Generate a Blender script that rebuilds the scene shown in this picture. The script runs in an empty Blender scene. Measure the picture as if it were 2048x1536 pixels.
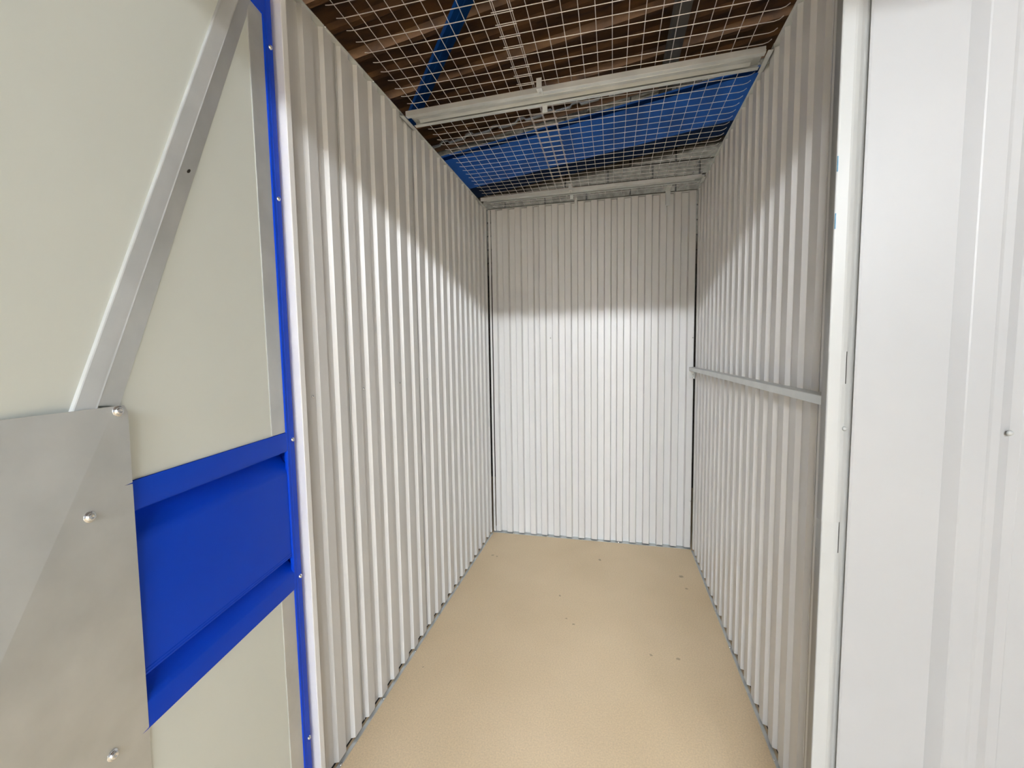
import bpy, math, random
from mathutils import Matrix, Vector
random.seed(7)
scene = bpy.context.scene
col = scene.collection

# ------------------------------------------------------------------ camera
F_PX, YAW, PITCH, ROLL = 842.26, 0.2347, -0.0760, -0.0149
CAM = Vector((0.9306, 0.0, 1.45))
def cam_axes():
    cy, sy = math.cos(YAW), math.sin(YAW); cp, sp = math.cos(PITCH), math.sin(PITCH)
    cr, sr = math.cos(ROLL), math.sin(ROLL)
    fwd = Vector((-sy*cp, cy*cp, sp)); right = Vector((cy, sy, 0)); up = right.cross(fwd)
    return cr*right + sr*up, -sr*right + cr*up, fwd
_r, _u, _f = cam_axes()
cd = bpy.data.cameras.new('camera'); cam = bpy.data.objects.new('camera', cd); col.objects.link(cam)
cd.sensor_fit = 'HORIZONTAL'; cd.sensor_width = 36.0; cd.lens = F_PX/2048*36.0
cd.clip_start = 0.02; cd.clip_end = 100
cam.matrix_world = Matrix(((_r.x, _u.x, -_f.x, CAM.x), (_r.y, _u.y, -_f.y, CAM.y),
                           (_r.z, _u.z, -_f.z, CAM.z), (0, 0, 0, 1)))
scene.camera = cam

# ------------------------------------------------------------------ world, exposure
world = bpy.data.worlds.new('world'); scene.world = world; world.use_nodes = True
bg = world.node_tree.nodes['Background']
bg.inputs[0].default_value = (0.9, 0.95, 1.0, 1); bg.inputs[1].default_value = 0.35
scene.view_settings.view_transform = 'Standard'
scene.view_settings.look = 'None'
scene.view_settings.gamma = 1.0
scene.view_settings.use_curve_mapping = False
scene.view_settings.exposure = 0.22
LAMP_STRENGTH = 720.0

# ------------------------------------------------------------------ dimensions (metres)
W, D, H = 1.490, 3.178, 2.533        # unit: width, y of the back wall, wall height
FY = 1.08                            # y of the front of the unit (corridor side)

# ------------------------------------------------------------------ materials
def mat(name, color, rough=0.5, metal=0.0, spec=0.5):
    m = bpy.data.materials.new(name); m.use_nodes = True
    b = m.node_tree.nodes['Principled BSDF']
    b.inputs['Base Color'].default_value = (*color, 1)
    b.inputs['Roughness'].default_value = rough
    b.inputs['Metallic'].default_value = metal
    b.inputs['Specular IOR Level'].default_value = spec
    return m, m.node_tree, b
def N(nt, t, **kw):
    n = nt.nodes.new(t)
    for k, v in kw.items(): setattr(n, k, v)
    return n
def noise_colour(nt, b, c1, c2, scale, detail=4, lo=0.35, hi=0.65, stretch=None, coord='Object'):
    tc = N(nt, 'ShaderNodeTexCoord'); src = tc.outputs[coord]
    if stretch:
        mp = N(nt, 'ShaderNodeMapping'); mp.inputs['Scale'].default_value = stretch
        nt.links.new(src, mp.inputs[0]); src = mp.outputs[0]
    no = N(nt, 'ShaderNodeTexNoise'); no.inputs['Scale'].default_value = scale; no.inputs['Detail'].default_value = detail
    nt.links.new(src, no.inputs['Vector'])
    cr = N(nt, 'ShaderNodeValToRGB')
    cr.color_ramp.elements[0].position = lo; cr.color_ramp.elements[0].color = (*c1, 1)
    cr.color_ramp.elements[1].position = hi; cr.color_ramp.elements[1].color = (*c2, 1)
    nt.links.new(no.outputs['Fac'], cr.inputs[0]); nt.links.new(cr.outputs[0], b.inputs['Base Color'])
    return src, no, cr
def bump(nt, b, src, scale, strength, dist=0.002):
    no = N(nt, 'ShaderNodeTexNoise'); no.inputs['Scale'].default_value = scale; no.inputs['Detail'].default_value = 3
    if src is not None: nt.links.new(src, no.inputs['Vector'])
    bp = N(nt, 'ShaderNodeBump'); bp.inputs['Strength'].default_value = strength; bp.inputs['Distance'].default_value = dist
    nt.links.new(no.outputs['Fac'], bp.inputs['Height']); nt.links.new(bp.outputs[0], b.inputs['Normal'])

M = {}
m, nt, b = mat('white_liner_steel', (0.70, 0.685, 0.665), 0.34); M['liner'] = m
s, _, _ = noise_colour(nt, b, (0.665, 0.663, 0.652), (0.695, 0.693, 0.682), 3.0, stretch=(1, 1, 0.25)); bump(nt, b, s, 60, 0.03)
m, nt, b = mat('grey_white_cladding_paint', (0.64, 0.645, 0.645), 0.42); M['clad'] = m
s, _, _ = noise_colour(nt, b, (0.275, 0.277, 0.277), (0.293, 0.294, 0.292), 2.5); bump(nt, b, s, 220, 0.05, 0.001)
m, nt, b = mat('white_post_paint', (0.86, 0.86, 0.85), 0.40); M['white'] = m
s, _, _ = noise_colour(nt, b, (0.84, 0.84, 0.83), (0.87, 0.87, 0.86), 2.5); bump(nt, b, s, 220, 0.05, 0.001)
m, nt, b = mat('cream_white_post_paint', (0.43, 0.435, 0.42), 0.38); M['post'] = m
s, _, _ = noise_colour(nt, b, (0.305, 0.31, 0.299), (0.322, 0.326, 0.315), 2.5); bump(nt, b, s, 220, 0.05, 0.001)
m, nt, b = mat('cream_door_back_coat', (0.60, 0.60, 0.53), 0.38); M['cream'] = m
s, _, _ = noise_colour(nt, b, (0.80, 0.845, 0.785), (0.825, 0.87, 0.81), 2.0); bump(nt, b, s, 200, 0.05, 0.001)
m, nt, b = mat('blue_paint', (0.0, 0.045, 0.42), 0.42, spec=0.2); M['blue'] = m
s, _, _ = noise_colour(nt, b, (0.0, 0.055, 0.64), (0.0, 0.062, 0.68), 3.0); bump(nt, b, s, 260, 0.05, 0.001)
m, nt, b = mat('galvanised_steel', (0.62, 0.645, 0.635), 0.34, 0.45); M['galv'] = m
s, no, _ = noise_colour(nt, b, (0.60, 0.625, 0.62), (0.72, 0.745, 0.735), 9.0, 6, 0.3, 0.7, stretch=(1, 1, 1))
rr = N(nt, 'ShaderNodeMapRange'); rr.inputs['To Min'].default_value = 0.26; rr.inputs['To Max'].default_value = 0.46
nt.links.new(no.outputs['Fac'], rr.inputs['Value']); nt.links.new(rr.outputs[0], b.inputs['Roughness'])
bump(nt, b, s, 90, 0.06, 0.001)
m, nt, b = mat('bright_zinc', (0.80, 0.82, 0.83), 0.22, 0.9); M['zinc'] = m
m, nt, b = mat('wire_zinc', (0.66, 0.62, 0.61), 0.45, 0.25); M['wire'] = m
noise_colour(nt, b, (0.58, 0.54, 0.53), (0.70, 0.66, 0.65), 12.0)
m, nt, b = mat('rusty_roof_steel', (0.09, 0.04, 0.012), 0.75); M['roof'] = m
s, _, _ = noise_colour(nt, b, (0.042, 0.016, 0.003), (0.135, 0.060, 0.014), 7.0, 9, 0.30, 0.72, stretch=(0.6, 1.6, 1)); bump(nt, b, s, 40, 0.3, 0.01)
m, nt, b = mat('dark_blue_steel', (0.0, 0.055, 0.26), 0.6, spec=0.15); M['dblue'] = m
noise_colour(nt, b, (0.0, 0.020, 0.080), (0.0, 0.030, 0.12), 4.0)
m, nt, b = mat('grey_purlin_steel', (0.10, 0.09, 0.07), 0.7); M['purlin'] = m
noise_colour(nt, b, (0.075, 0.07, 0.06), (0.13, 0.115, 0.09), 6.0)
m, nt, b = mat('grey_block', (0.25, 0.225, 0.18), 0.9); M['block'] = m
s, _, _ = noise_colour(nt, b, (0.085, 0.076, 0.057), (0.16, 0.145, 0.112), 22.0, 8); bump(nt, b, s, 80, 0.5, 0.004)
m, nt, b = mat('blue_chalk', (0.10, 0.42, 0.62), 0.7); M['mark'] = m
noise_colour(nt, b, (0.05, 0.16, 0.26), (0.09, 0.23, 0.34), 80.0)
m, nt, b = mat('black_gap_shade', (0.012, 0.012, 0.014), 0.9); M['gap_shade'] = m  # near-black colour standing in for shade in the gap under the panels
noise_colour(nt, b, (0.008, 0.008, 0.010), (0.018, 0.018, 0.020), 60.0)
m, nt, b = mat('mortar', (0.10, 0.09, 0.075), 0.95); M['mortar'] = m
noise_colour(nt, b, (0.03, 0.027, 0.022), (0.06, 0.055, 0.045), 30.0)
# floor: speckled beige board with a few small scuffs of its own
m, nt, b = mat('beige_floor', (0.60, 0.45, 0.27), 0.55, spec=0.35); M['floor'] = m
s, no, cr = noise_colour(nt, b, (0.76, 0.60, 0.39), (0.82, 0.655, 0.44), 2.2, 6, 0.3, 0.7)
fine = N(nt, 'ShaderNodeTexNoise'); fine.inputs['Scale'].default_value = 170; fine.inputs['Detail'].default_value = 4
nt.links.new(s, fine.inputs['Vector'])
fr = N(nt, 'ShaderNodeMapRange'); fr.inputs['From Min'].default_value = 0.3; fr.inputs['From Max'].default_value = 0.7
fr.inputs['To Min'].default_value = 0.90; fr.inputs['To Max'].default_value = 1.07
nt.links.new(fine.outputs['Fac'], fr.inputs['Value'])
mx = N(nt, 'ShaderNodeMix', data_type='RGBA', blend_type='MULTIPLY'); mx.inputs[0].default_value = 1.0
nt.links.new(cr.outputs[0], mx.inputs[6]); nt.links.new(fr.outputs[0], mx.inputs[7])
last = mx.outputs[2]
SPOTS = [(0.10, 2.80, 0.012), (0.135, 2.79, 0.010), (0.85, 2.885, 0.013), (1.363, 2.77, 0.018), (1.372, 2.63, 0.012),
         (0.733, 2.15, 0.010), (0.69, 2.19, 0.008), (1.115, 2.0, 0.010), (1.235, 2.0, 0.011), (0.08, 1.70, 0.006), (0.63, 2.40, 0.008)]
for sx, sy, sr in SPOTS:
    vd = N(nt, 'ShaderNodeVectorMath', operation='DISTANCE'); vd.inputs[1].default_value = (sx, sy, 0)
    wob = N(nt, 'ShaderNodeVectorMath', operation='MULTIPLY_ADD')
    nz = N(nt, 'ShaderNodeTexNoise'); nz.inputs['Scale'].default_value = 60; nt.links.new(s, nz.inputs['Vector'])
    wob.inputs[1].default_value = (0.02, 0.02, 0.0)
    nt.links.new(nz.outputs['Color'], wob.inputs[0]); nt.links.new(s, wob.inputs[2])
    sub = N(nt, 'ShaderNodeVectorMath', operation='SUBTRACT'); sub.inputs[1].default_value = (0.01, 0.01, 0)
    nt.links.new(wob.outputs[0], sub.inputs[0]); nt.links.new(sub.outputs[0], vd.inputs[0])
    mr = N(nt, 'ShaderNodeMapRange'); mr.inputs['From Min'].default_value = sr*0.4; mr.inputs['From Max'].default_value = sr
    mr.inputs['To Min'].default_value = 0.55; mr.inputs['To Max'].default_value = 0.0
    nt.links.new(vd.outputs['Value'], mr.inputs['Value'])
    mm = N(nt, 'ShaderNodeMix', data_type='RGBA'); mm.inputs[7].default_value = (0.22, 0.15, 0.08, 1)
    nt.links.new(mr.outputs[0], mm.inputs[0]); nt.links.new(last, mm.inputs[6]); last = mm.outputs[2]
nt.links.new(last, b.inputs['Base Color']); bump(nt, b, s, 300, 0.12, 0.001)
m = bpy.data.materials.new('lamp_tube'); m.use_nodes = True; nt = m.node_tree
nt.nodes.remove(nt.nodes['Principled BSDF']); em = N(nt, 'ShaderNodeEmission')
em.inputs[0].default_value = (0.94, 0.99, 1.05, 1); em.inputs[1].default_value = LAMP_STRENGTH
nt.links.new(em.outputs[0], nt.nodes['Material Output'].inputs[0]); M['lamp'] = m

# ------------------------------------------------------------------ mesh helpers
class MB:
    def __init__(self): self.v = []; self.f = []
    def add(self, vs, fs):
        o = len(self.v); self.v += [tuple(p) for p in vs]; self.f += [tuple(i+o for i in q) for q in fs]; return self
    def box(self, x0, x1, y0, y1, z0, z1):
        return self.add([(x0,y0,z0),(x1,y0,z0),(x1,y1,z0),(x0,y1,z0),(x0,y0,z1),(x1,y0,z1),(x1,y1,z1),(x0,y1,z1)],
                        [(0,3,2,1),(4,5,6,7),(0,1,5,4),(1,2,6,5),(2,3,7,6),(3,0,4,7)])
    def loft(self, a, b):                 # closed polygon a -> b, capped
        n = len(a); fs = [tuple(range(n-1,-1,-1)), tuple(range(n, 2*n))]
        fs += [(i, (i+1)%n, n+(i+1)%n, n+i) for i in range(n)]
        return self.add(list(a)+list(b), fs)
    def strip(self, a, b, ta, tb):        # open polylines a,b (sheet) with thickness vectors: solid sheet
        n = len(a); vs = list(a)+list(b)+list(ta)+list(tb); fs = []
        for i in range(n-1):
            fs.append((i, i+1, n+i+1, n+i)); fs.append((2*n+i, 3*n+i, 3*n+i+1, 2*n+i+1))
            fs.append((i, 2*n+i, 2*n+i+1, i+1)); fs.append((n+i, n+i+1, 3*n+i+1, 3*n+i))
        fs.append((0, n, 3*n, 2*n)); fs.append((n-1, 3*n-1, 4*n-1, 2*n-1))
        return self.add(vs, fs)
    def tube(self, pts, r, k=6):
        rings = []
        for i, p in enumerate(pts):
            p = Vector(p); q = Vector(pts[min(i+1, len(pts)-1)]); o = Vector(pts[max(i-1, 0)])
            d = (q-o).normalized(); a = d.orthogonal().normalized(); c = d.cross(a)
            if abs(d.z) < 0.9: a = Vector((0,0,1)).cross(d).normalized(); c = d.cross(a)
            rings.append([p + a*r*math.cos(2*math.pi*j/k) + c*r*math.sin(2*math.pi*j/k) for j in range(k)])
        vs = [v for g in rings for v in g]; fs = [tuple(range(k-1,-1,-1)), tuple(range(len(vs)-k, len(vs)))]
        for i in range(len(rings)-1):
            fs += [(i*k+j, i*k+(j+1)%k, (i+1)*k+(j+1)%k, (i+1)*k+j) for j in range(k)]
        return self.add(vs, fs)
    def lathe(self, prof, k=12):          # prof: (radius, height) along +z
        vs = []; fs = []
        for r, z in prof: vs += [(r*math.cos(2*math.pi*j/k), r*math.sin(2*math.pi*j/k), z) for j in range(k)]
        for i in range(len(prof)-1): fs += [(i*k+j, i*k+(j+1)%k, (i+1)*k+(j+1)%k, (i+1)*k+j) for j in range(k)]
        fs += [tuple(range(k-1,-1,-1)), tuple(range(len(vs)-k, len(vs)))]
        return self.add(vs, fs)
    def mesh(self, name, m, smooth=False):
        me = bpy.data.meshes.new(name); me.from_pydata(self.v, [], self.f); me.validate(); me.update()
        import bmesh
        bm = bmesh.new(); bm.from_mesh(me); bmesh.ops.recalc_face_normals(bm, faces=bm.faces); bm.to_mesh(me); bm.free()
        me.materials.append(m)
        if smooth:
            for p in me.polygons: p.use_smooth = True
        return me
    def build(self, name, m, parent=None, smooth=False):
        return link(name, self.mesh(name, m, smooth), parent)
def link(name, me, parent=None, loc=None, rot=None):
    o = bpy.data.objects.new(name, me); col.objects.link(o)
    if loc is not None: o.location = loc
    if rot is not None: o.rotation_euler = rot
    if parent is not None:
        o.parent = parent
        if 'local' not in parent: o.matrix_parent_inverse = parent.matrix_basis.inverted()
    return o
def root(name, loc=(0,0,0), rz=0):
    o = bpy.data.objects.new(name, None); col.objects.link(o); o.empty_display_size = 0.05
    o.location = loc; o.rotation_euler = (0, 0, rz); return o
def tag(o, label, cat, group=None):
    o['label'] = label; o['category'] = cat
    if group: o['group'] = group
    return o
def struct(o, label=None):
    o['kind'] = 'structure'
    if label: o['label'] = label
    return o
# orientation of a +z lathe towards a direction
def face(d):
    return Vector(d).to_track_quat('Z', 'Y').to_euler()
SCREW = MB().lathe([(0.0048, 0), (0.0048, 0.0012), (0.0042, 0.0032), (0.0026, 0.0046), (0.0008, 0.005)], 10).mesh('screw', M['zinc'], True)
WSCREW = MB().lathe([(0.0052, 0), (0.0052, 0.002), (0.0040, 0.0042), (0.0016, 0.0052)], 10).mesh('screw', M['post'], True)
BOLT = MB().lathe([(0.0095, 0), (0.0095, 0.0016), (0.0088, 0.0022), (0.0066, 0.0024), (0.0066, 0.0052), (0.0050, 0.0068), (0.0026, 0.0074), (0.0022, 0.0068)], 16).mesh('screw', M['zinc'], True)
def screw(parent, p, d, me=SCREW, scale=1.0):
    o = link('screw', me, parent, p, face(d)); o.scale = (scale,)*3; return o

# ------------------------------------------------------------------ floor
fl = MB().box(-5, 8, -7.0, 5.0, -0.12, 0.0).build('floor', M['floor']); struct(fl, 'smooth speckled beige floor with a few small dark scuffs')

# ------------------------------------------------------------------ ribbed liner walls
PITCH_S, SHEET = 0.0985, 0.585
def sheet_profile(scale=1.0, h=0.0145, r=0.0065):
    p = [(0.0, -h+0.0032), (0.006, -h+0.0032), (0.0075, -h)]
    for i in range(6):
        u = 0.012 + PITCH_S*i
        p += [(u, -h), (u+r, 0.0), (u+0.049, 0.0), (u+0.049+r, -h)]
    p += [(SHEET+0.004, -h)]
    return [(s*scale, o) for s, o in p]
def clip(p, a, b):
    out = []
    for i in range(len(p)):
        if i and (p[i-1][0] < a < p[i][0]):
            t = (a-p[i-1][0])/(p[i][0]-p[i-1][0]); out.append((a, p[i-1][1]+t*(p[i][1]-p[i-1][1])))
        if a <= p[i][0] <= b: out.append(p[i])
        if i+1 < len(p) and p[i][0] < b < p[i+1][0]:
            t = (b-p[i][0])/(p[i+1][0]-p[i][0]); out.append((b, p[i][1]+t*(p[i+1][1]-p[i][1])))
    return out
def ribbed_wall(wall, start, s_lo, s_hi, to_xy, nrm, z0, z1, scale=1.0, h=0.0145, r=0.0065):
    """start: s of the first seam (may lie before s_lo); to_xy(s, o) -> (x, y); nrm = outward (room side) normal"""
    s = start
    while s < s_hi:
        pr = clip([(s+a, o) for a, o in sheet_profile(scale, h, r)], s_lo, s_hi)
        if len(pr) > 1:
            th = 0.0011
            A = [(*to_xy(a, o), z0) for a, o in pr]; B = [(*to_xy(a, o), z1) for a, o in pr]
            off = lambda P: [(p[0]-nrm[0]*th, p[1]-nrm[1]*th, p[2]) for p in P]
            MB().strip(A, B, off(A), off(B)).build('panel', M['liner'], wall)
        s += SHEET*scale
CR = 0.006     # crest plane lies this far behind the floor track's edge
wl = struct(root('wall_left', (0, 1.1, 0)), 'left partition wall of off-white ribbed steel sheets')
ribbed_wall(wl, 0.788, 1.103, D-0.030, lambda s, o: (-CR+o, s), (1, 0), 0.011, H)
wr = struct(root('wall_right', (W, 1.1, 0)), 'right partition wall of off-white ribbed steel sheets')
ribbed_wall(wr, 0.792, 1.13, D-0.004, lambda s, o: (W+CR-o, s), (-1, 0), 0.011, H)
wb = struct(root('wall_back', (W/2, D, 0)), 'back wall of off-white ribbed steel sheets')
ribbed_wall(wb, -0.194, 0.024, W+0.002, lambda s, o: (s, D+CR-o), (0, -1), 0.010, H, 0.974, 0.027, 0.0078)

# floor tracks, head angles, corner trims, screws
def angle_x(mb, x0, x1, y_in, y_up, zf, ht, th=0.0018):      # runs along x
    mb.box(x0, x1, min(y_in, y_up), max(y_in, y_up), zf, zf+th)
    s = 1 if y_up > y_in else -1
    return mb.box(x0, x1, min(y_up-s*th, y_up), max(y_up-s*th, y_up), zf, zf+ht)
def angle_y(mb, y0, y1, x_in, x_up, zf, ht, th=0.0018):
    mb.box(min(x_in, x_up), max(x_in, x_up), y0, y1, zf, zf+th)
    s = 1 if x_up > x_in else -1
    return mb.box(min(x_up-s*th, x_up), max(x_up-s*th, x_up), y0, y1, zf, zf+ht)
angle_y(MB(), 1.10, D-0.02, 0.003, -0.010, 0.0005, 0.003).build('floor_track', M['galv'], wl)
angle_y(MB(), 1.10, D-0.02, W-0.003, W+0.010, 0.0005, 0.003).build('floor_track', M['galv'], wr)
angle_x(MB(), 0.0, W, D-0.006, D+0.042, 0.0005, 0.035).build('floor_track', M['galv'], wb)
angle_y(MB(), 1.10, D, 0.001, -0.028, H+0.0003, -0.03).build('head_angle', M['galv'], wl)
angle_y(MB(), 1.10, D, W-0.001, W+0.028, H+0.0003, -0.03).build('head_angle', M['galv'], wr)
MB().box(0, W, D+0.002, D+0.026, H+0.0003, H+0.0022).build('head_angle', M['galv'], wb)
MB().box(-0.030, -0.0215, 1.11, D, 0.0, 0.030).build('shade_strip', M['gap_shade'], wl)  # dark strip added behind the panel bottoms as painted shade
MB().box(W+0.0215, W+0.030, 1.14, D, 0.0, 0.030).build('shade_strip', M['gap_shade'], wr)
# corner trims (white vertical angles closing the two back corners)
MB().add([(0.003,D-0.001,0.012),(0.018,D-0.001,0.012),(0.018,D+0.004,0.012),(0.003,D+0.004,0.012),
          (0.003,D-0.001,H),(0.018,D-0.001,H),(0.018,D+0.004,H),(0.003,D+0.004,H)],
         [(0,3,2,1),(4,5,6,7),(0,1,5,4),(1,2,6,5),(2,3,7,6),(3,0,4,7)]).build('corner_trim', M['liner'], wb)
MB().box(-0.012, -0.009, D-0.026, D-0.006, 0.012, H).build('corner_trim', M['liner'], wl)
MB().box(W+0.010, W+0.012, D-0.010, D+0.002, 0.012, H).build('corner_trim', M['liner'], wr)
for k in range(5): screw(wl, (-CR-0.0145, 1.178+0.2895*k, 1.315), (1, 0, 0), scale=1.0)
for k in range(7): screw(wl, (0.0005, 1.20+0.29*k, 0.003), (1, 0, 0.6), scale=1.0)
for k in range(7): screw(wl, (0.0005, 1.30+0.29*k, H-0.001), (1, 0, -0.5), scale=1.0)
for k in range(7): screw(wr, (W-0.0005, 1.26+0.29*k, 0.003), (-1, 0, 0.6), scale=1.0)
for k in range(5): screw(wb, (0.17+0.27*k, D-0.006, 0.008), (0, -1, 0.5), scale=1.1)
for (x, z) in ((0.474, 1.55), (1.478, 1.53), (1.481, 0.36)):
    screw(wb, (x, D-0.001 if x > 1 else D+CR-0.001, z), (0, -1, 0), scale=0.9)

# ------------------------------------------------------------------ front of the unit (corridor side)
def extr(mb, prof, z0, z1, th):            # plan polyline prof [(x,y)], thickness to +y
    A = [(x, y, z0) for x, y in prof]; B = [(x, y, z1) for x, y in prof]
    return mb.strip(A, B, [(x, y+th, z) for x, y, z in A], [(x, y+th, z) for x, y, z in B])
# right jamb post with two strike slots
tj = root('trim_2', (1.42, FY, 0)); struct(tj, 'white folded steel door post with two narrow dark slots')
prof = [(1.412, 1.125), (1.4015, 1.110), (1.400, 1.082), (1.4012, 1.0805), (1.4035, 1.080), (1.4240, 1.0800), (1.4290, 1.0808), (1.4340, 1.0830),
        (1.4362, 1.0842), (1.4384, 1.0856), (1.4420, 1.0885), (1.4470, 1.0935), (1.4510, 1.0965), (1.4545, 1.0975), (1.4580, 1.0975)]
zl = [0.0, 0.977, 1.050, 1.368, 1.440, H]
mb = MB()
for i in range(len(prof)-1):
    for j in range(len(zl)-1):
        if i == 8 and j in (1, 3): continue
        (xa, ya), (xb, yb) = prof[i], prof[i+1]
        mb.add([(xa,ya,zl[j]),(xb,yb,zl[j]),(xb,yb,zl[j+1]),(xa,ya,zl[j+1])], [(0,1,2,3)])
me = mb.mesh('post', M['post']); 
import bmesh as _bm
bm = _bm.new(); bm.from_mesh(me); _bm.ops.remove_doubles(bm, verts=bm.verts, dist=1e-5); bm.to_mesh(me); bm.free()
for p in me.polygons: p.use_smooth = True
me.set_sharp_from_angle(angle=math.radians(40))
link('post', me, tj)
MB().box(1.425, 1.46, 1.112, 1.114, 0, H).build('backing_plate', M['purlin'], tj)
for za, zb_ in ((1.828, 1.860), (1.707, 1.740)):
    MB().box(1.4008, 1.4026, 1.0790, 1.0806, za, zb_).build('blue_mark', M['mark'], tj)
screw(tj, (1.438, 1.0845, 1.267), (0.3, -1, 0), WSCREW, 1.0)
# white cladding to the right of the post
wf = struct(root('wall_front', (1.46, FY, 0)), 'white ribbed steel cladding facing the corridor')
def clad(x0, x1, z0, z1, parent):
    """wide pans with raised ribs every 0.30 m from x0"""
    x = x0
    while x < x1-0.02:
        e = min(x+0.30, x1)
        pr = [(x, 1.0880), (x+0.004, 1.0862), (x+0.170, 1.0862), (x+0.1705, 1.0925), (x+0.1750, 1.0925), (x+0.198, 1.0785), (x+0.201, 1.0775), (x+0.240, 1.0775),
              (x+0.243, 1.0781), (x+0.247, 1.0787), (x+0.262, 1.0787), (x+0.283, 1.0862), (x+0.302, 1.0862)]
        pr = [q for q in pr if q[0] <= e+0.003]
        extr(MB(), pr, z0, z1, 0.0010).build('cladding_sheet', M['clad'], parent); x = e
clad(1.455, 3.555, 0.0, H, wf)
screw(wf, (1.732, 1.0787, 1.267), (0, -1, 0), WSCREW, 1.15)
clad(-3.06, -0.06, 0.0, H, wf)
# left jamb post and the header over the opening
t1 = root('trim_1', (0.0, FY, 0)); struct(t1, 'bright white folded steel post beside the blue door edge')
MB().strip([(x, y, 0) for x, y in ((-0.06, 1.080), (0.0185, 1.080), (0.020, 1.0815), (0.020, 1.1000), (0.0185, 1.1015), (0.001, 1.1015), (0.0, 1.1025), (0.0, 1.108), (-0.02, 1.108))],
           [(x, y, H) for x, y in ((-0.06, 1.080), (0.0185, 1.080), (0.020, 1.0815), (0.020, 1.1000), (0.0185, 1.1015), (0.001, 1.1015), (0.0, 1.1025), (0.0, 1.108), (-0.02, 1.108))],
           [(x, y, 0) for x, y in ((-0.06, 1.082), (0.0175, 1.082), (0.018, 1.0825), (0.018, 1.0985), (0.0175, 1.0995), (0.000, 1.0995), (-0.002, 1.1005), (-0.002, 1.106), (-0.02, 1.106))],
           [(x, y, H) for x, y in ((-0.06, 1.082), (0.0175, 1.082), (0.018, 1.0825), (0.018, 1.0985), (0.0175, 1.0995), (0.000, 1.0995), (-0.002, 1.1005), (-0.002, 1.106), (-0.02, 1.106))]
           ).build('post', M['white'], t1)
MB().box(0.022, 1.398, 1.085, 1.115, 2.470, H).build('trim_3', M['white'])
struct(bpy.data.objects['trim_3'], 'white header over the opening')
# far side of the hall, behind the viewer
wo = struct(root('wall_opposite', (0.5, -6.6, 0)), 'white steel fronts on the far side of the hall')
for k in range(8):
    x = -3.0 + k; q = -6.6
    extr(MB(), [(x, q), (x+0.30, q), (x+0.33, q-0.02), (x+0.5, q-0.02), (x+0.53, q), (x+0.80, q), (x+0.83, q-0.02), (x+0.97, q-0.02), (x+1.0, q)], 0, 3.3, 0.001).build('cladding_sheet', M['white'], wo)

# ------------------------------------------------------------------ corridor lamps and an added box that cuts off their light (above and behind the view)
LY, LZ = -5.60, 3.58
for k, x in enumerate((-0.65, 0.75, 2.4, 4.2)):
    r = root('strip_light', (x, LY, LZ))
    for dy in ((-0.05, 0.05) if k == 1 else (0.0,)):
        MB().tube([(x-0.60, LY+dy, LZ-0.212*dy), (x+0.60, LY+dy, LZ-0.212*dy)], 0.028, 8).build('tube', M['lamp'], r, True)
    mbx = MB(); mbx.box(x-0.64, x+0.64, LY-0.13, LY+0.13, LZ+0.040, LZ+0.070)
    mbx.box(x-0.64, x-0.605, LY-0.12, LY+0.12, LZ-0.05, LZ+0.040); mbx.box(x+0.605, x+0.64, LY-0.12, LY+0.12, LZ-0.05, LZ+0.040)
    mbx.build('housing', M['white'], r)
    tag(r, 'white tube light over the hall behind the viewer, ' + ('furthest left', 'second from the left', 'second from the right', 'furthest right')[k], 'light', 'hall tube lights')
ct = root('light_blocker', (1.5, -2.45, 2.945))  # unseen box added to block lamp light from the upper walls
mbx = MB(); mbx.box(-2.0, 5.0, -2.60, -2.30, 2.945, 3.25)
for k in range(7): mbx.box(-1.8+1.05*k, -1.77+1.05*k, -2.61, -2.29, 2.947, 3.26)
mbx.build('blocker_box', M['galv'], ct)
tag(ct, 'unseen galvanised box added over the hall to cut off the lamp light', 'light blocker')

# ------------------------------------------------------------------ open door (local frame: x = away from hinge, y = face side, z = up)
AZ = math.radians(-9.0)
dvx, dvy = math.sin(AZ), math.cos(AZ)
door = root('door_1', (-0.005, 1.07, 0.0), math.atan2(-dvy, -dvx)); door['local'] = 1
struct(door, 'open swing door seen from inside: cream back, blue band, steel brace')
DW, DH = 1.36, 2.455
MB().box(0.098, DW-0.05, -0.0015, 0.0, 1.20, 2.385).build('upper_sheet', M['cream'], door)
MB().box(0.094, DW-0.05, -0.0015, 0.0, 0.05, 0.775).build('lower_sheet', M['cream'], door)
MB().box(0.002, DW, -0.042, -0.040, 0.03, DH).build('outer_sheet', M['blue'], door)
# galvanised hinge stile (shallow folded strip)
for za, zb_ in ((1.2265, 2.372), (0.03, 0.7485)):
    q = [(0.040, 0.0022), (0.103, 0.0022), (0.1045, 0.0012), (0.1045, -0.018), (0.040, -0.018)]
    MB().loft([(x, y, za) for x, y in q], [(x, y, zb_) for x, y in q]).build('stile', M['galv'], door)
MB().box(DW-0.06, DW-0.002, -0.02, 0.002, 0.03, DH-0.02).build('stile', M['galv'], door)
# blue folded edge strip on the hinge side
es = [(0.0, -0.042), (0.0, 0.0045), (0.0012, 0.006), (0.022, 0.006), (0.0228, 0.0052), (0.0335, 0.0052), (0.035, 0.004), (0.035, -0.002)]
mb = MB(); mb.strip([(x+0.009,y,0.03) for x,y in es], [(x+0.009,y,DH) for x,y in es], [(x+0.0104,y-0.0012,0.03) for x,y in es], [(x+0.0104,y-0.0012,DH) for x,y in es])
mb.build('edge_strip', M['blue'], door)
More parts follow.
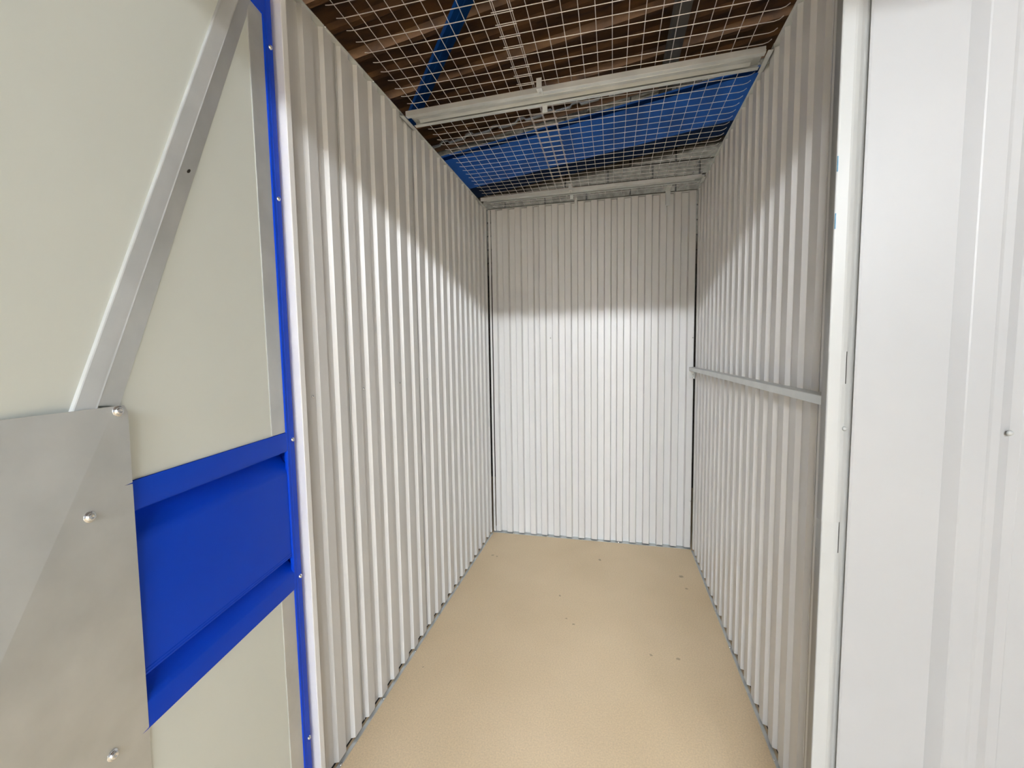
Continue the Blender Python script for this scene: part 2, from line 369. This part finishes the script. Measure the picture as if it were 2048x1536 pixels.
# blue band across the middle: two flanges, two grooves, flat centre
pz = [(1.2255,-0.002),(1.2255,0.0036),(1.2245,0.0045),(1.1715,0.0045),(1.1700,0.0035),(1.1660,-0.026),(1.1560,-0.030),(1.1400,-0.022),(1.1240,-0.007),(1.1130,-0.0005),(1.1040,0.0012),
      (0.8640,0.0012),(0.8632,0.0022),(0.8612,0.0022),(0.8604,0.0012),(0.8575,0.0012),(0.8567,0.0022),(0.8530,0.0020),(0.8520,0.0010),(0.8490,-0.024),(0.8400,-0.028),(0.8260,-0.018),(0.8120,-0.003),(0.8030,0.0035),(0.7990,0.0045),
      (0.7505,0.0045),(0.7495,0.0036),(0.7495,-0.002)]
def band(t0, t1, prof, name, m):
    A = [(t0, y, z) for z, y in prof]; B = [(t1, y, z) for z, y in prof]
    mb = MB(); mb.strip(A, B, [(t, y-0.0015, z) for t, y, z in A], [(t, y-0.0015, z) for t, y, z in B])
    me = mb.mesh(name, m)
    for p in me.polygons: p.use_smooth = True
    me.set_sharp_from_angle(angle=math.radians(35)); return link(name, me, door)
band(0.030, DW-0.03, pz, 'middle_band', M['blue'])
MB().box(0.040, DW-0.02, -0.02, 0.006, 2.372, DH).build('top_rail', M['blue'], door)
# diagonal brace: shallow pressed channel, steep side towards the lock, sloping side with a bolt hole towards the hinge
def lerp(a, b, t): return (a[0]+(b[0]-a[0])*t, a[1]+(b[1]-a[1])*t)
BH = 0.012
Al0, Al1 = (0.200, 2.287), (0.592, 1.366); Ar0, Ar1 = (0.147, 2.328), (0.558, 1.370); Br0, Br1 = (0.081, 2.380), (0.513, 1.364)
def ln(a, b, k, y): q = lerp(a, b, k); return Vector((q[0], y, q[1]))
T0, T1 = -0.03, 1.07
mb = MB()
rows = []
for k in (T0, T1):
    rows.append([ln(Al0, Al1, k, 0.0)+Vector((0.0015, 0, 0)), ln(Al0, Al1, k, 0.0045), ln(Al0, Al1, k, 0.0058)+Vector((-0.0015, 0, 0)), ln(Ar0, Ar1, k, BH)+Vector((0.004, 0, 0)), ln(Ar0, Ar1, k, BH+0.0012)+Vector((0.002, 0, 0)), ln(Ar0, Ar1, k, BH-0.0003)])
mb.strip(rows[0], rows[1], [v-Vector((0, 0.0012, 0)) for v in rows[0]], [v-Vector((0, 0.0012, 0)) for v in rows[1]])
brace = mb.build('brace', M['galv'], door)
# sloping side, a strip of quads with a real round hole
KH = (2.380-1.858)/(2.380-1.364) + 0.004
mb = MB()
def sp(k, w): a = ln(Ar0, Ar1, k, BH-0.0003); c = ln(Br0, Br1, k, 0.0008); return a.lerp(c, w)
dk = 0.010
for ka, kb in ((T0, KH-dk), (KH+dk, 1.0)):
    mb.add([sp(ka, 0), sp(kb, 0), sp(kb, 1), sp(ka, 1)], [(0, 1, 2, 3)])
for wa, wb in ((0.0, 0.32), (0.76, 1.0)):
    mb.add([sp(KH-dk, wa), sp(KH+dk, wa), sp(KH+dk, wb), sp(KH-dk, wb)], [(0, 1, 2, 3)])
outer = [sp(KH-dk, 0.32), sp(KH, 0.32), sp(KH+dk, 0.32), sp(KH+dk, 0.54), sp(KH+dk, 0.76), sp(KH, 0.76), sp(KH-dk, 0.76), sp(KH-dk, 0.54)]
inner = [sp(KH+dk*0.50*math.cos(math.radians(a)), 0.54+0.115*math.sin(math.radians(a))) for a in (225, 270, 315, 0, 45, 90, 135, 180)]
mb.add(outer+inner, [(q, (q+1) % 8, 8+(q+1) % 8, 8+q) for q in range(8)])
mb.build('brace_side', M['galv'], brace)
mb = MB(); mb.add([v+Vector((0, -0.0035, 0)) for v in outer], [tuple(range(8))]); mb.build('hole_shade', M['purlin'], brace)  # dark sheet behind the hole, stands in for the shade inside

# lock plate with a soft crease and two short saw cuts at the band's edges
xr, zt, zb, xl = 0.513, 1.3665, 0.607, 1.06
crease0, crease1 = Vector((0.535, zt)), Vector((0.955, 0.607))
cdir = (crease1-crease0).normalized(); cnrm = Vector((-cdir.y, cdir.x))
if cnrm.x < 0: cnrm = -cnrm
def yoff(t, z):
    d = (Vector((t, z))-crease0).dot(cnrm)
    return 0.0165 - (0.075*d if d > 0 else -0.038*d)
def prism(poly, th=0.0016):
    A = [(t, yoff(t, z), z) for t, z in poly]; return A, [(t, y-th, z) for t, y, z in A]
mb = MB()
# right facet (fan of quads around the cuts), left facet
cutA, cutB, cw, cl = 1.2240, 0.7510, 0.0013, 0.016
right = [(crease0.x, zt), (xr+0.006, zt), (xr, zt-0.012), (xr, cutA+cw), (xr+cl, cutA), (xr, cutA-cw), (xr, cutB+cw), (xr+cl, cutB), (xr, cutB-cw), (xr, zb), (crease1.x, zb)]
A, B = prism(right); mb.loft(A, B)
left = [(crease0.x, zt), (crease1.x, zb), (xl, zb), (xl, zt)]
A, B = prism(left); mb.loft(A, B)
plate = mb.build('lock_plate', M['galv'], door)
for t, z in ((0.531, 1.3575), (0.590, 1.192), (0.582, 0.766), (0.82, 1.335), (0.80, 0.66)):
    link('screw', BOLT, plate, (t, yoff(t, z)-0.0005, z), face((0.08, 1, 0.05)))
    col.objects[-1]
for t, z in ((0.017, 1.893), (0.012, 1.200), (0.012, 0.778), (0.016, 2.30), (0.012, 0.25)):
    o = link('screw', SCREW, door, (t+0.008, 0.0058, z), face((0, 1, 0))); o.scale = (1.35,)*3

# ------------------------------------------------------------------ wire mesh over the unit
G, GY = 0.0535, 0.0543
def wire_sheet(xs, ys, xa, xb, ya, yb, z, label, bend_l=False, bend_r=False):
    mb = MB(); r = 0.00135
    for x in xs: mb.tube([(x, ya, z), (x, yb, z)], r)
    for y in ys:
        pts = [(xa, y, z-2*r), (xb, y, z-2*r)]
        if bend_r: pts = [(xa, y, z-2*r), (xb-0.030, y, z-2*r), (xb-0.014, y, z+0.001), (xb-0.002, y, z+0.009)]
        if bend_l: pts = [(xa+0.002, y, z+0.001), (xa+0.016, y, z-r), (xa+0.03, y, z-2*r)] + pts[1:]
        mb.tube(pts, r)
    r_ = root('wire_mesh', ((xa+xb)/2, (ya+yb)/2, z))
    mb.build('wires', M['wire'], r_)
    tag(r_, label, 'wire mesh', 'wire mesh sheets roofing the unit')
YF = [1.236+GY*k for k in range(-2, 12)]
wire_sheet([0.079+G*k for k in range(0, 11)], YF, 0.050, 0.618, 1.10, 1.838, H+0.008, 'galvanised wire mesh sheet left of the centre lap, in front of the nearer beam', bend_l=True)
wire_sheet([0.552+G*k for k in range(0, 17)], YF, 0.544, 1.486, 1.10, 1.838, H+0.0145, 'galvanised wire mesh sheet right of the centre lap, in front of the nearer beam', bend_r=True)
YR = [1.888+GY*k for k in range(0, 24)]
wire_sheet([0.076+G*k for k in range(0, 12)], YR, 0.050, 0.675, 1.84, 3.165, H+0.008, 'galvanised wire mesh sheet left of the centre lap, behind the nearer beam', bend_l=True)
wire_sheet([0.560+G*k for k in range(0, 17)], [y+0.020 for y in YR[:-1]], 0.552, 1.486, 1.84, 3.165, H+0.0145, 'galvanised wire mesh sheet right of the centre lap, behind the nearer beam', bend_r=True)

# ------------------------------------------------------------------ channel beams under the mesh
def beam(y0, y1, label, clips, skew=0.0):
    r = root('ceiling_beam', (W/2, (y0+y1)/2, H-0.019), 0); r['local'] = 1
    bx, by = W/2, (y0+y1)/2
    z1, z0, t, lip = H+0.004, H-0.018, 0.002, min(0.022, (y1-y0)*0.2)
    L = lambda m_: [setattr(m_, 'v', [(x-bx, y-by, z-(H-0.019)) for x, y, z in m_.v]), m_][1]
    p = [(y0+lip, z0), (y0+0.001, z0), (y0, z0+0.001), (y0, z1), (y1, z1), (y1, z0+0.001), (y1-0.001, z0), (y1-lip, z0)]
    q = [(y0+lip, z0+t), (y0+t, z0+t), (y0+t, z0+t), (y0+t, z1-t), (y1-t, z1-t), (y1-t, z0+t), (y1-t, z0+t), (y1-lip, z0+t)]
    mb = MB(); mb.strip([(0.022, y, z) for y, z in p], [(W-0.022, y, z) for y, z in p], [(0.022, y, z) for y, z in q], [(W-0.022, y, z) for y, z in q])
    L(mb).build('channel', M['galv'], r)
    # folded stiffener filling the mouth of the channel
    mb = MB(); xs = (0.055, W-0.055)
    pf = [(y0+lip+0.007, z0+0.010), (y0+lip+0.011, z0+0.004), (y1-lip-0.022, z0+0.010), (y1-lip-0.018, z0+0.013), (y1-lip-0.002, z0+0.006)]
    mb.strip([(xs[0], y, z) for y, z in pf], [(xs[1], y, z) for y, z in pf], [(xs[0], y, z+0.0015) for y, z in pf], [(xs[1], y, z+0.0015) for y, z in pf])
    L(mb).build('stiffener', M['galv'], r)
    for xa, xb in ((-0.001, 0.018), (W-0.018, W+0.001)):
        m2 = MB(); m2.box(xa, xb, y0-0.012, y1+0.012, z0-0.003, z0-0.001)
        xo = xa if xa < 0.5 else xb-0.002
        m2.box(xo, xo+0.002, y0-0.012, y1+0.012, z0-0.003, z0+0.018); L(m2).build('end_bracket', M['galv'], r)
    for cx, ya, yb, drop in clips:
        m2 = MB(); m2.box(cx-0.011, cx+0.011, ya-0.03, ya+lip*0.8, z0-0.003, z0-0.001); m2.box(cx-0.011, cx+0.011, ya-0.032, ya-0.030, z0-0.003, H+0.02)
        m2.box(cx-0.011, cx+0.011, yb-0.006, yb-0.004, z0-0.030, z0+0.004); L(m2).build('mesh_clip', M['galv'], r)
        link('screw', SCREW, r, (cx-bx, ya-0.004-by, z0-0.003-(H-0.019)), face((0, 0, -1)))
    r.rotation_euler = (0, 0, skew)
    tag(r, label, 'beam', 'channel beams across the unit'); return r
beam(1.800, 1.903, 'nearer galvanised channel beam spanning the unit under the wire mesh', [(0.640, 1.800, 1.903, 0)], -0.030)
beam(2.922, 2.990, 'further galvanised channel beam spanning the unit close to the back wall', [(0.655, 2.922, 2.990, 0)], -0.012)
# hooks over the top of the back wall
for x, lab in ((0.668, 'small grey steel hook over the back wall near the middle'), (1.300, 'larger grey steel hook over the back wall near the right corner')):
    big = x > 1
    w_ = 0.016 if big else 0.009
    mb = MB(); mb.box(x-w_, x+w_, D-0.006, D-0.004, H-(0.090 if big else 0.06), H+0.014); mb.box(x-w_, x+w_, D-(0.10 if big else 0.05), D-0.004, H+0.012, H+0.014)
    if big: mb.box(x-w_, x-w_+0.002, D-0.035, D-0.004, H-0.085, H-0.01)
    r = root('wall_hook', (x, D, H)); mb.build('strap', M['galv'], r); tag(r, lab, 'hook', 'hooks over the back wall')

# ------------------------------------------------------------------ rail on the right wall
rl = root('wall_rail', (W-0.02, 2.2, 1.30))
pr = [(W+0.002, 1.326), (W-0.034, 1.326), (W-0.0360, 1.3245), (W-0.0360, 1.302), (W-0.0350, 1.3012), (W-0.030, 1.3012)]
pq = [(W+0.002, 1.3245), (W-0.033, 1.3245), (W-0.0345, 1.3235), (W-0.0345, 1.303), (W-0.0340, 1.3025), (W-0.030, 1.3025)]
MB().strip([(x, 1.135, z) for x, z in pr], [(x, D-0.010, z) for x, z in pr], [(x, 1.135, z) for x, z in pq], [(x, D-0.010, z) for x, z in pq]).build('rail', M['galv'], rl)
mb = MB(); mb.box(W-0.034, W-0.002, D-0.012, D-0.010, 1.244, 1.324); mb.box(W-0.004, W-0.002, D-0.045, D-0.010, 1.244, 1.32)
mb.build('end_bracket', M['galv'], rl)
screw(rl, (W-0.010, D-0.012, 1.270), (0, -1, 0), scale=0.8); screw(rl, (W-0.010, D-0.012, 1.252), (0, -1, 0), scale=0.8)
tag(rl, 'slim galvanised rail fixed along the right ribbed wall at waist height', 'rail')

# ------------------------------------------------------------------ building above: roof, blockwork gable, steelwork
RA, RB = 3.8535, 0.1386                       # roof underside z = RA + RB*x
def rz(x): return RA + RB*x
ceil = struct(root('ceiling', (0, 1, RA)), 'rusty brown ribbed roof sheets high above the unit')
def roof_sheet(y0, x0, x1):
    pr = []
    for k in range(4):
        y = y0 + 0.265*k
        pr += [(y, 0.0), (y+0.120, 0.0), (y+0.150, -0.050 if k % 2 == 0 else -0.022), (y+0.190, -0.050 if k % 2 == 0 else -0.022), (y+0.220, 0.0)]
    pr.append((y0+1.065, 0.0))
    pr = [(y, o+0.05) for y, o in pr]
    A = [(x0, y, rz(x0)+o) for y, o in pr]; B = [(x1, y, rz(x1)+o) for y, o in pr]
    MB().strip(A, B, [(x, y, z+0.004) for x, y, z in A], [(x, y, z+0.004) for x, y, z in B]).build('roof_sheet', M['roof'], ceil)
for k in range(-9, 3): roof_sheet(1.845+1.06*k, -5.5, 9.0)
wg = struct(root('wall_gable', (0.5, 4.6, 0)), 'grey blockwork wall of the building behind the unit')
GYW = 4.62
MB().add([(-4,GYW+0.02,0),(4.5,GYW+0.02,0),(4.5,GYW+0.02,rz(4.5)+0.06),(-4,GYW+0.02,rz(-4)+0.06),(-4,GYW+0.2,0),(4.5,GYW+0.2,0),(4.5,GYW+0.2,rz(4.5)+0.06),(-4,GYW+0.2,rz(-4)+0.06)],
         [(0,1,2,3),(7,6,5,4),(0,4,5,1),(1,5,6,2),(2,6,7,3),(3,7,4,0)]).build('mortar', M['mortar'], wg)
bw, bh, jt = 0.44, 0.145, 0.016
row = 0
z = 2.30
while z < 4.7:
    x = -2.2 - (bw/2 if row % 2 else 0)
    while x < 3.0:
        xa, xb = x+jt/2, x+bw-jt/2
        za, zb_ = z+jt/2, z+bh-jt/2
        ta, tb = min(zb_, rz(xa)-0.01), min(zb_, rz(xb)-0.01)
        if ta > za+0.02:
            dy = random.uniform(-0.006, 0.004)
            MB().add([(xa,GYW+dy,za),(xb,GYW+dy,za),(xb,GYW+dy,tb),(xa,GYW+dy,ta),(xa,GYW+0.03,za),(xb,GYW+0.03,za),(xb,GYW+0.03,tb),(xa,GYW+0.03,ta)],
                     [(0,1,2,3),(7,6,5,4),(0,4,5,1),(1,5,6,2),(2,6,7,3),(3,7,4,0)]).build('block', M['block'], wg)
        x += bw
    z += bh; row += 1
# blue rafter: I-section parallel to the roof slope in front of the blockwork
rf = root('roof_rafter', (0.5, 4.3, 3.4))
def slope_box(mb, x0, x1, y0, y1, d0, d1):    # d: drop below the roof line
    return mb.add([(x0,y0,rz(x0)-d1),(x1,y0,rz(x1)-d1),(x1,y1,rz(x1)-d1),(x0,y1,rz(x0)-d1),(x0,y0,rz(x0)-d0),(x1,y0,rz(x1)-d0),(x1,y1,rz(x1)-d0),(x0,y1,rz(x0)-d0)],
                  [(0,3,2,1),(4,5,6,7),(0,1,5,4),(1,2,6,5),(2,3,7,6),(3,0,4,7)])
RFY = 4.34
slope_box(MB(), -3.5, 4.2, RFY-0.005, RFY+0.005, 0.265, 0.660).build('web', M['dblue'], rf)
slope_box(MB(), -3.5, 4.2, RFY-0.075, RFY+0.075, 0.250, 0.267).build('top_flange', M['dblue'], rf)
slope_box(MB(), -3.5, 4.2, RFY-0.13, RFY+0.13, 0.655, 0.675).build('bottom_flange', M['dblue'], rf)
tag(rf, 'deep blue steel rafter running in front of the grey block wall', 'rafter')
# diagonal blue brace under the roof sheets
def bar(p, q, w, h, name, m, parent):
    p, q = Vector(p), Vector(q); d = (q-p).normalized(); s = d.cross(Vector((0,0,1))).normalized(); u = s.cross(d)
    f = lambda c: [c-s*w/2-u*h/2, c+s*w/2-u*h/2, c+s*w/2+u*h/2, c-s*w/2+u*h/2]
    return MB().loft(f(p), f(q)).build(name, m, parent)
br = root('roof_brace', (-0.45, 3.3, 3.75))
e0, e1 = Vector((0.62, 2.12, 0)), Vector((-1.36, 4.34, 0))
for e in (e0, e1): e.z = rz(e.x)-0.045
bar(e0, e1, 0.100, 0.050, 'tube', M['dblue'], br)
bar(e0+Vector((0,0,-0.027)), e1+Vector((0,0,-0.027)), 0.020, 0.006, 'seam', M['dblue'], br)
tag(br, 'slanting blue steel brace under the rusty roof sheets', 'brace')
pu = root('roof_purlin', (1.44, 2.0, 4.0))
bar((1.49, -3.0, rz(1.47)-0.055), (1.42, 4.58, rz(1.42)-0.055), 0.115, 0.10, 'channel', M['purlin'], pu)
bar((1.49, -3.0, rz(1.47)-0.108), (1.42, 4.58, rz(1.42)-0.108), 0.06, 0.008, 'flange', M['purlin'], pu)
tag(pu, 'dark grey steel purlin under the roof above the right wall', 'purlin')
# bright crimped metal strip along the top of the block wall
ms = root('metal_strip', (0.0, 4.42, 3.8))
pts = []; x = -1.6
while x < 1.3:
    pts += [(x, 0.0), (x+0.15, 0.0), (x+0.175, 0.030), (x+0.235, 0.030), (x+0.26, 0.0)]; x += 0.28
A = [(x, 4.42, rz(x)-0.054+o) for x, o in pts]; B = [(x, 4.42, rz(x)-0.036+o) for x, o in pts]
MB().strip(A, B, [(x, y+0.02, z) for x, y, z in A], [(x, y+0.02, z) for x, y, z in B]).build('strip', M['zinc'], ms)
tag(ms, 'thin bright crimped metal strip along the top of the block wall', 'metal strip')
